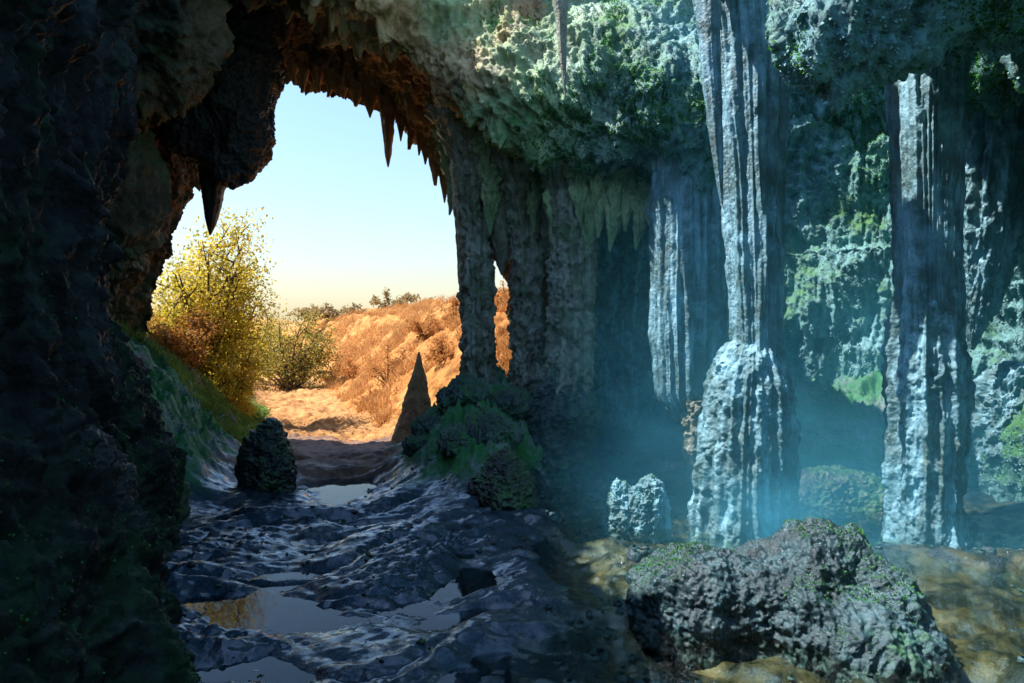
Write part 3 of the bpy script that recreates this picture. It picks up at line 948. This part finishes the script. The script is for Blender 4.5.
MR = [(432, 462, 7.9, 0.20, 'pale crusted mossy rock on the path side of the mound'), (462, 436, 8.1, 0.26, 'broad mossy rock high on the mound below the narrow edge column'),
      (455, 482, 7.2, 0.17, 'small mossy rock at the foot of the mound'), (492, 448, 7.4, 0.22, 'mossy rock above the dark wedge on the mound'),
      (418, 478, 7.7, 0.15, 'lowest mossy rock, where the mound runs out into the wet floor'), (505, 420, 8.2, 0.20, 'mossy rock at the foot of the slender dark column')]
for k, (px, py, Y, r, lb) in enumerate(MR):
    c = P(px, py, Y)
    boulder('mossy_rock', (c[0], c[1], float(ground_h(c[:1], c[1:2])[0]) + 0.25 * r), (r * 1.25, r, r * 0.8), lb, 'rock', M['moss_rock'], 321 + 10 * k, 0.05, 0.10, flute=0.02)
boulder('stalagmite', (1.20, 5.95, 0.06), (0.17, 0.17, 0.36), 'small crusted double stalagmite standing in the pool', 'stalagmite', M['drip'], 261, 0.05, 0.03, blobs=[((-0.27, 0.03, -0.02), (0.11, 0.12, 0.36))])
st = sweep(axis_px(9.9, (419, 352, 0.8), (419, 366, 4), (418, 388, 9), (417, 410, 14), (416, 430, 19), (414, 460, 27)), 160, 100, flutes=(0.16, 7, 0.1), lump=0.008, rough=0.018, seed=270)
dripstone('stalagmite', [(None, st, M['lip'])], 'pointed stalagmite on the edge of the sunlit path', 'stalagmite')
# hanging rock lobe in the upper mouth
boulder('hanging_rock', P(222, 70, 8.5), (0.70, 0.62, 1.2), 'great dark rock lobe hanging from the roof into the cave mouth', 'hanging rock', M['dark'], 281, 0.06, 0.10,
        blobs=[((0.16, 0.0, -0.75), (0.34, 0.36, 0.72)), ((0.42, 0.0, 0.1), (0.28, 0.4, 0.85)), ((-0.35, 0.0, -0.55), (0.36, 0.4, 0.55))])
# crusted lumps under the far curtain
boulder('flowstone_mound', P(1012, 440, 7.0), (0.42, 0.4, 0.75), 'lumpy crusted rock bulging from the wall below the pointed curtain', 'flowstone', M['drip'], 291, 0.10, 0.08)


# ------------------------------------------------------------------ plants
def leaf_quads(C, size, seed=0, droop=0.3, asp=0.5):
    r = np.random.default_rng(seed)
    n = len(C)
    a = r.normal(size=(n, 3))
    a[:, 2] -= droop
    a = unit(a)
    b = unit(np.cross(a, r.normal(size=(n, 3))))
    s = (size * r.uniform(0.6, 1.35, n))[:, None]
    w = s * asp
    nrm = np.cross(a, b)
    V = np.stack([C, C + a * s * 0.5 + b * w * 0.5 + nrm * s * 0.08, C + a * s, C + a * s * 0.5 - b * w * 0.5 + nrm * s * 0.08], 1).reshape(-1, 3)
    return V, np.arange(4 * n).reshape(-1, 4)


def tube(pts, rad, nt=7):
    pts = np.array(pts, float)
    Vs = []
    for i, c in enumerate(pts):
        d = unit(pts[min(i + 1, len(pts) - 1)] - pts[max(i - 1, 0)])
        u = unit(np.cross(d, A3(0.3, 0.9, 0.1)))
        v = np.cross(d, u)
        th = np.linspace(0, 2 * np.pi, nt, endpoint=False)
        Vs.append(c + rad[i] * (np.cos(th)[:, None] * u + np.sin(th)[:, None] * v))
    return np.concatenate(Vs), grid_faces(len(pts), nt, True)


def shrub(name, base, height, width, nleaf, size, mat, label, cat, seed, nlimb=10, group=None, low=0.15, asp=0.5):
    r = np.random.default_rng(seed)
    base = np.array(base, float)
    t = thing(name, base, label, cat, group)
    TV, TF, tips = [], [], []
    off = 0

    def add(pts, rad):
        nonlocal off
        V, Fq = tube(pts, rad)
        TV.append(V)
        TF.append(Fq + off)
        off += len(V)
    for k in range(nlimb):
        ang = r.uniform(0, 2 * np.pi)
        rr = width * np.sqrt(r.uniform(0, 1)) * 0.9
        hz = height * r.uniform(low, 1.0) * (1 - 0.45 * (rr / width) ** 2)
        end = base + A3(np.cos(ang) * rr, np.sin(ang) * rr, hz)
        mid = base + A3(np.cos(ang) * rr * 0.35, np.sin(ang) * rr * 0.35, hz * 0.6) + r.normal(size=3) * 0.06 * height
        ts = np.linspace(0, 1, 7)[:, None]
        pts = (1 - ts) ** 2 * (base - A3(0, 0, 0.15)) + 2 * ts * (1 - ts) * mid + ts ** 2 * end
        r0 = 0.012 * height + 0.008
        add(pts, np.linspace(r0, r0 * 0.25, 7))
        for q in range(5):
            f = r.uniform(0.45, 1.0)
            i = f * 6
            s0 = pts[int(i)] + (pts[min(int(i) + 1, 6)] - pts[int(i)]) * (i % 1)
            e = s0 + unit(r.normal(size=3) + A3(0, 0, 0.3)) * height * r.uniform(0.10, 0.24)
            add([s0, (s0 + e) / 2 + r.normal(size=3) * 0.02, e], [r0 * 0.4, r0 * 0.28, r0 * 0.12])
            tips += [e, (s0 + e) / 2]
        tips.append(end)
    obj('stems', np.concatenate(TV), np.concatenate(TF), M['bark'], parent=t, base=base)
    tips = np.array(tips)
    sel = tips[r.integers(0, len(tips), nleaf)]
    C = sel + r.normal(size=(nleaf, 3)) * height * A3(0.055, 0.055, 0.045)
    V, Fq = leaf_quads(C, size, seed, 0.4, asp)
    obj('foliage', V, Fq, mat, parent=t, base=base, smooth=False)
    return t


gh = th
shrub('tree', (-5.5, 12.2, gh(-5.5, 12.2) - 0.1), 3.3, 1.1, 20000, 0.066, M['leaf_yellow'], 'tall yellow leaved tree on the bank outside the cave mouth', 'tree', 301, 26)
shrub('bush', (-4.9, 11.9, gh(-4.9, 11.9) - 0.1), 1.4, 0.9, 9000, 0.058, M['leaf_yellow'], 'yellow green bush spreading below the tall yellow tree towards the path', 'bush', 302, 16)
shrub('bush', (-5.3, 10.9, gh(-5.3, 10.9) - 0.1), 1.3, 0.85, 5500, 0.06, M['leaf_rust'], 'rusty orange bush close against the dark rock of the mouth', 'bush', 303, 14)
shrub('bush', (-6.6, 20.5, gh(-6.6, 20.5) - 0.1), 3.2, 1.7, 9000, 0.085, M['leaf_green'], 'olive green round bush where the path disappears', 'bush', 304, 18)
shrub('bush', (-8.6, 22.5, gh(-8.6, 22.5) - 0.1), 2.6, 1.6, 7000, 0.085, M['leaf_yellow'], 'golden bush behind the tall yellow tree, next to the olive one', 'bush', 305, 16)
BB = [((388, 338), 15.5, 0.9, 0.75, 'large orange dry bush half way up the sunlit bank'), ((425, 330), 16.5, 0.7, 0.6, 'orange dry bush on the bank between the largest dry bush and the narrow edge column'),
      ((455, 318), 16.0, 0.8, 0.6, 'orange dry bush on the bank crest right beside the narrow edge column'), ((352, 335), 20.0, 0.7, 0.8, 'orange dry bush on the far shoulder of the bank near the olive bush'),
      ((446, 385), 13.0, 0.55, 0.5, 'low dry bush between the pointed stalagmite and the narrow edge column'), ((372, 372), 15.0, 0.45, 0.45, 'low dry bush below the largest dry bush, near the path'),
      ((508, 345), 15.0, 0.9, 0.7, 'dry bush seen in the gap between two entrance columns'), ((330, 352), 22.0, 0.6, 0.6, 'small dry bush where the bank meets the far end of the path')]
for k, ((px, py), Y, hh, ww, lb) in enumerate(BB):
    x = P(px, py, Y)[0]
    shrub('bush', (x, Y, th(x, Y) - 0.05), hh, ww, 2600, 0.06, M['leaf_dry'], lb, 'bush', 330 + k, 16, 'dry bushes on the bank', asp=0.3)
for k, (x, y, hh, ww) in enumerate([(-9.5, 38, 1.2, 1.8), (-7.4, 42, 1.4, 1.8), (-12.5, 44, 1.3, 2.2), (-4.8, 44, 1.1, 1.6)]):
    shrub('bush', (x, y, gh(x, y) - 0.1), hh, ww, 1600, 0.2, M['leaf_far'], ['dusty green far bush directly past the olive bush', 'dusty far bush, second of the far row counting from the olive bush',
          'dusty far bush partly hidden behind the olive bush', 'last dusty far bush, over the dry grass bank'][k], 'bush', 310 + k, 12, 'far bushes beyond the bank')


def blades(name, xy, hgt, mat, seed, lean=0.5, wid=0.012):
    r = np.random.default_rng(seed)
    n = len(xy)
    z = terrain_h(xy[:, 0], xy[:, 1]) - 0.02
    c = np.stack([xy[:, 0], xy[:, 1], z], -1)
    hh = (hgt * r.uniform(0.4, 1.3, n))[:, None]
    d = r.normal(size=(n, 3)) * lean
    d[:, 2] = 1
    d = unit(d)
    s = unit(np.cross(d, r.normal(size=(n, 3)))) * wid
    bend = r.normal(size=(n, 3)) * A3(1, 1, 0) * 0.25
    m = c + d * hh * 0.55
    e = c + (d + bend) * hh
    V = np.stack([c - s, c + s, m + s * 0.7, m - s * 0.7, e], 1).reshape(-1, 3)
    i = np.arange(n)[:, None] * 5
    o = obj(name, V, [i + np.array([[0, 1, 2, 3]]), i + np.array([[3, 2, 4]])], mat, smooth=False)
    return tag(o, kind='stuff')


def tufts(n, k, fx, spread, seed):
    r = np.random.default_rng(seed)
    c = fx(r, n)
    return (c[:, None, :] + r.normal(size=(len(c), k, 2)) * spread).reshape(-1, 2)


def bank_pts(r, n):
    y = 11.3 + 30 * r.uniform(0, 1, n * 3) ** 1.6
    x = np.interp(y, RF_Y, RF_X) + r.uniform(0.1, 7.5, n * 3)
    q = np.stack([x, y, 0 * x], -1)
    return q[fbm(q * 1.3, 3, 405) > 0.02 * 1][:n, :2]


blades('dry_grass', tufts(5200, 16, bank_pts, 0.06, 401), 0.26, M['grass_dry'], 402, wid=0.009)


def green_pts(r, n):
    y = r.uniform(9.6, 15, n)
    x = np.interp(y, LF_Y, LF_X) - r.uniform(0.2, 2.8, n)
    return np.stack([x, y], -1)


blades('green_grass', tufts(2600, 14, green_pts, 0.06, 403), 0.13, M['grass_green'], 404)

def scatter(name, srcs, n, size, mat, seed, mask=None, droop=0.6, lift=0.0, asp=0.6):
    """small leaves of ground cover growing on rock surfaces"""
    r = np.random.default_rng(seed)
    C = []
    for k in srcs:
        V, Q = SURF[k]
        a, b, c, d = (V[Q[:, i]] for i in range(4))
        nrm = np.cross(c - a, d - b)
        ar = np.linalg.norm(nrm, axis=1)
        nrm = nrm / np.maximum(ar, 1e-9)[:, None]
        wgt = ar * (mask(a, nrm) if mask else 1.0)
        if wgt.sum() <= 0:
            continue
        C.append((a, b, c, d, nrm, wgt))
    tot = sum(x[-1].sum() for x in C)
    pts = []
    for a, b, c, d, nrm, wgt in C:
        m = int(n * wgt.sum() / tot)
        i = r.choice(len(wgt), m, p=wgt / wgt.sum())
        u, v = r.uniform(size=(2, m, 1))
        p = (a[i] * (1 - u) + b[i] * u) * (1 - v) + (d[i] * (1 - u) + c[i] * u) * v
        pts.append((p, nrm[i]))
    p = np.concatenate([x[0] for x in pts])
    nr = np.concatenate([x[1] for x in pts])
    n = len(p)
    ax = unit(nr * 0.8 + r.normal(size=(n, 3)) * 0.55 - A3(0, 0, droop))
    bx = unit(np.cross(ax, r.normal(size=(n, 3))))
    sz = (size * r.uniform(0.5, 1.5, n))[:, None]
    p = p - nr * 0.004
    cr = np.cross(ax, bx)
    V = np.stack([p, p + ax * sz * 0.5 + bx * sz * asp * 0.5 + cr * sz * 0.12, p + ax * sz, p + ax * sz * 0.5 - bx * sz * asp * 0.5 + cr * sz * 0.12], 1).reshape(-1, 3)
    return tag(obj(name, V, np.arange(4 * n).reshape(-1, 4), mat, smooth=False), kind='stuff')


def m_noise(f, lo, hi, s):
    return lambda p, n: sstep(lo, hi, fbm(p * f, 3, s))


def m_ceil(p, n):
    return sstep(0.0, 0.35, fbm(p * A3(1.6, 1.6, 1.0), 4, 501)) * sstep(8.6, 8.0, p[:, 1] - 0.3 * p[:, 0]) * sstep(-1.5, 0.5, p[:, 0])


def m_wall(p, n):
    return sstep(0.05, 0.4, ridged(p * A3(3.0, 3.0, 0.8), 3, 503)) * sstep(0.0, 0.3, p[:, 0])


def m_left(p, n):
    return sstep(0.25, 0.6, ridged(p * A3(2.6, 2.6, 0.5), 3, 505)) * sstep(3.6, 1.5, p[:, 2]) * (0.15 + sstep(-0.1, 0.5, n[:, 2])) * (1 + 4 * sstep(4.6, 5.4, p[:, 1]))


def m_floor(p, n):
    return sstep(0.18, 0.4, p[:, 2]) * sstep(-0.1, 0.3, fbm(p * 2.2, 3, 507)) * sstep(10.9, 10.0, p[:, 1])


def m_top(p, n):
    return sstep(0.1, 0.8, n[:, 2]) * sstep(-0.2, 0.3, fbm(p * 3.5, 3, 509)) * sstep(0.04, 0.12, p[:, 2])


scatter('moss', ['cave_ceiling'], 90000, 0.024, M['moss'], 601, m_ceil)
scatter('pale_moss', ['cave_ceiling', 'pale_cave_wall'], 110000, 0.024, M['fern'], 602, lambda p, n: m_wall(p, n) + 0.6 * m_ceil(p + 3.3, n))
scatter('wall_moss', ['dark_cave_wall'], 34000, 0.015, M['moss'], 603, m_left)
scatter('bank_moss', ['floor'], 60000, 0.024, M['moss'], 604, m_floor, droop=-0.2)
scatter('rock_moss', ['mossy_rock%d' % (321 + 10 * k) for k in range(6)], 6000, 0.010, M['moss'], 606, lambda p, n: sstep(0.0, 0.6, n[:, 2]) * sstep(-0.15, 0.2, fbm(p * 4, 3, 511)), droop=-0.2)
scatter('boulder_moss', ['boulder211', 'stalagmite261', 'boulder231'], 9000, 0.012, M['moss'], 605, m_top, droop=-0.1)

def pebbles(name, n, xr, yr, size, mat, seed):
    r = np.random.default_rng(seed)
    th_ = np.linspace(0, 2 * np.pi, 9, endpoint=False)
    ph = np.array([0.35, 0.9, 1.57, 2.2])
    unitv = np.array([(np.sin(a) * np.cos(b), np.sin(a) * np.sin(b), np.cos(a)) for a in ph for b in th_])
    fq = grid_faces(4, 9, True)
    top = np.arange(9)
    x, y = r.uniform(*xr, n * 3), r.uniform(*yr, n * 3)
    k = fbm(np.stack([x, y, 0 * x], -1) * 1.6, 2, seed) > 0.0
    x, y = x[k][:n], y[k][:n]
    n = len(x)
    z = ground_h(x, y)
    z = z + fine_disp(x, y, z)
    sz = size * np.exp(r.normal(0, 0.55, n))
    el = r.uniform(0.6, 1.3, (n, 3)) * A3(1, 1, 0.6)
    V = unitv[None] * (1 + 0.16 * r.normal(size=(n, len(unitv), 1))) * el[:, None] * sz[:, None, None]
    V = V + np.stack([x, y, z + 0.1 * sz], -1)[:, None]
    m = len(unitv)
    Fq = (np.arange(n)[:, None, None] * m + fq[None]).reshape(-1, 4)
    cap = np.stack([np.full(7, 0), top[1:-1], top[2:]], 1)
    Fc = (np.arange(n)[:, None, None] * m + cap[None]).reshape(-1, 3)
    return tag(obj(name, V.reshape(-1, 3), [Fq, Fc], mat, smooth=True), kind='stuff')


pebbles('pebbles', 500, (-2.4, 0.5), (3.0, 9.0), 0.008, M['black_rock'], 701)
pebbles('pool_pebbles', 1100, (0.2, 4.0), (3.0, 8.0), 0.022, M['boulder'], 702)

# ------------------------------------------------------------------ mist over the pool
def mist():
    lo, hi = A3(0.1, 3.6, -0.05), A3(5.6, 10.2, 4.0)
    V = np.array([(x, y, z) for x in (lo[0], hi[0]) for y in (lo[1], hi[1]) for z in (lo[2], hi[2])])
    Fq = np.array([[0, 1, 3, 2], [4, 6, 7, 5], [0, 4, 5, 1], [2, 3, 7, 6], [0, 2, 6, 4], [1, 5, 7, 3]])
    t = NT('pale_mist')
    g = t.n('ShaderNodeTexCoord')
    sx = t.n('ShaderNodeSeparateXYZ')
    t.l(g.outputs['Object'], sx.inputs[0])
    x, y, z = sx.outputs
    p = t.pos((1, 1, 1.6))
    ns = t.maprange(t.noise(p, 0.9, 3, 0.6), 0.34, 0.68, 0.08, 1.4)
    fz = t.maprange(z, 0.0, 3.8, 1.0, 0.0)
    fz = t.math('ADD', t.math('MULTIPLY', t.math('POWER', fz, 4.0), 1.4), t.math('MULTIPLY', fz, 0.22))
    fx = t.maprange(x, 0.1, 2.4)
    fx2 = t.maprange(x, 5.5, 4.5)
    fy = t.maprange(y, 4.3, 5.2)
    for (cx, cy, cz, rr, amp) in ((1.95, 5.3, 0.25, 0.85, 4.5), (1.2, 7.4, 0.45, 1.0, 1.6), (2.9, 7.6, 1.0, 1.1, 0.6)):
        vd = t.n('ShaderNodeVectorMath', operation='DISTANCE')
        t.l(g.outputs['Object'], vd.inputs[0])
        vd.inputs[1].default_value = (cx, cy, cz)
        bl = t.maprange(vd.outputs['Value'], rr, 0.0, 0.0, 1.0)
        fz = t.math('ADD', fz, t.math('MULTIPLY', t.math('POWER', bl, 2.0), amp))
    d = ns
    for q in (fz, fx, fx2, fy):
        d = t.math('MULTIPLY', d, q)
    d = t.math('MULTIPLY', d, MIST)
    v = t.n('ShaderNodeVolumePrincipled')
    v.inputs['Color'].default_value = (0.20, 0.70, 0.96, 1)
    v.inputs['Anisotropy'].default_value = 0.1
    t.l(d, v.inputs['Density'])
    t.l(v.outputs[0], t.out.inputs['Volume'])
    o = obj('mist', V, Fq, t.m, base=(0, 0, 0), smooth=False)
    tag(o, kind='stuff')


MIST = 0.25
mist()


def haze():
    lo, hi = A3(-3200, -3200, -8), A3(3200, 3200, 7.6)
    V = np.array([(x, y, z) for x in (lo[0], hi[0]) for y in (lo[1], hi[1]) for z in (lo[2], hi[2])])
    Fq = np.array([[0, 1, 3, 2], [4, 6, 7, 5], [0, 4, 5, 1], [2, 3, 7, 6], [0, 2, 6, 4], [1, 5, 7, 3]])
    t = NT('pale_haze')
    v = t.n('ShaderNodeVolumePrincipled')
    v.inputs['Color'].default_value = (1.0, 0.90, 0.76, 1)
    v.inputs['Density'].default_value = 0.006
    t.l(v.outputs[0], t.out.inputs['Volume'])
    tag(obj('haze', V, Fq, t.m, smooth=False), kind='stuff')


HAZE = False
if HAZE:
    haze()

# ------------------------------------------------------------------ camera, light
cam = bpy.data.cameras.new('Camera')
cam.lens = 24.0
cam.sensor_width = 36.0
cam.clip_start = 0.05
cam.clip_end = 8000
co = bpy.data.objects.new('Camera', cam)
COL.objects.link(co)
co.location = (0, 0, CAMZ)
co.rotation_euler = (math.radians(90), 0, 0)
scene.camera = co

SUN_EL, SUN_AZ = 58.0, -92.0        # azimuth from +Y, negative to the left
se, sa = math.radians(SUN_EL), math.radians(SUN_AZ)
sd = A3(math.sin(sa) * math.cos(se), math.cos(sa) * math.cos(se), math.sin(se))
sun = bpy.data.lights.new('sun', 'SUN')
sun.energy = 4.8
sun.angle = math.radians(0.5)
sun.color = (1.0, 0.84, 0.62)
so = bpy.data.objects.new('sun', sun)
COL.objects.link(so)
so.location = (0, 0, 20)
from mathutils import Vector
so.rotation_euler = Vector(-sd).to_track_quat('-Z', 'Y').to_euler()

w = bpy.data.worlds.new('World')
scene.world = w
w.use_nodes = True
nt = w.node_tree
nt.nodes.clear()
sky = nt.nodes.new('ShaderNodeTexSky')
sky.sky_type = 'NISHITA'
sky.sun_disc = False
sky.sun_elevation = se
sky.sun_rotation = sa % (2 * math.pi)
sky.air_density = 2.2
sky.dust_density = 1.0
sky.ozone_density = 3.0
bg = nt.nodes.new('ShaderNodeBackground')
bg.inputs['Strength'].default_value = 0.08
wo = nt.nodes.new('ShaderNodeOutputWorld')
nt.links.new(sky.outputs[0], bg.inputs[0])
nt.links.new(bg.outputs[0], wo.inputs[0])

scene.view_settings.view_transform = 'Standard'
scene.view_settings.look = 'None'
scene.view_settings.gamma = 1.0
scene.view_settings.use_white_balance = True
scene.view_settings.white_balance_temperature = 5300
scene.view_settings.white_balance_tint = 15.0
scene.view_settings.exposure = 1.3
scene.render.engine = 'CYCLES'
cy = scene.cycles
cy.use_denoising = True
cy.max_bounces = 8
cy.diffuse_bounces = 5
cy.glossy_bounces = 3
cy.transparent_max_bounces = 8
cy.volume_bounces = 1
cy.caustics_reflective = False
cy.caustics_refractive = False
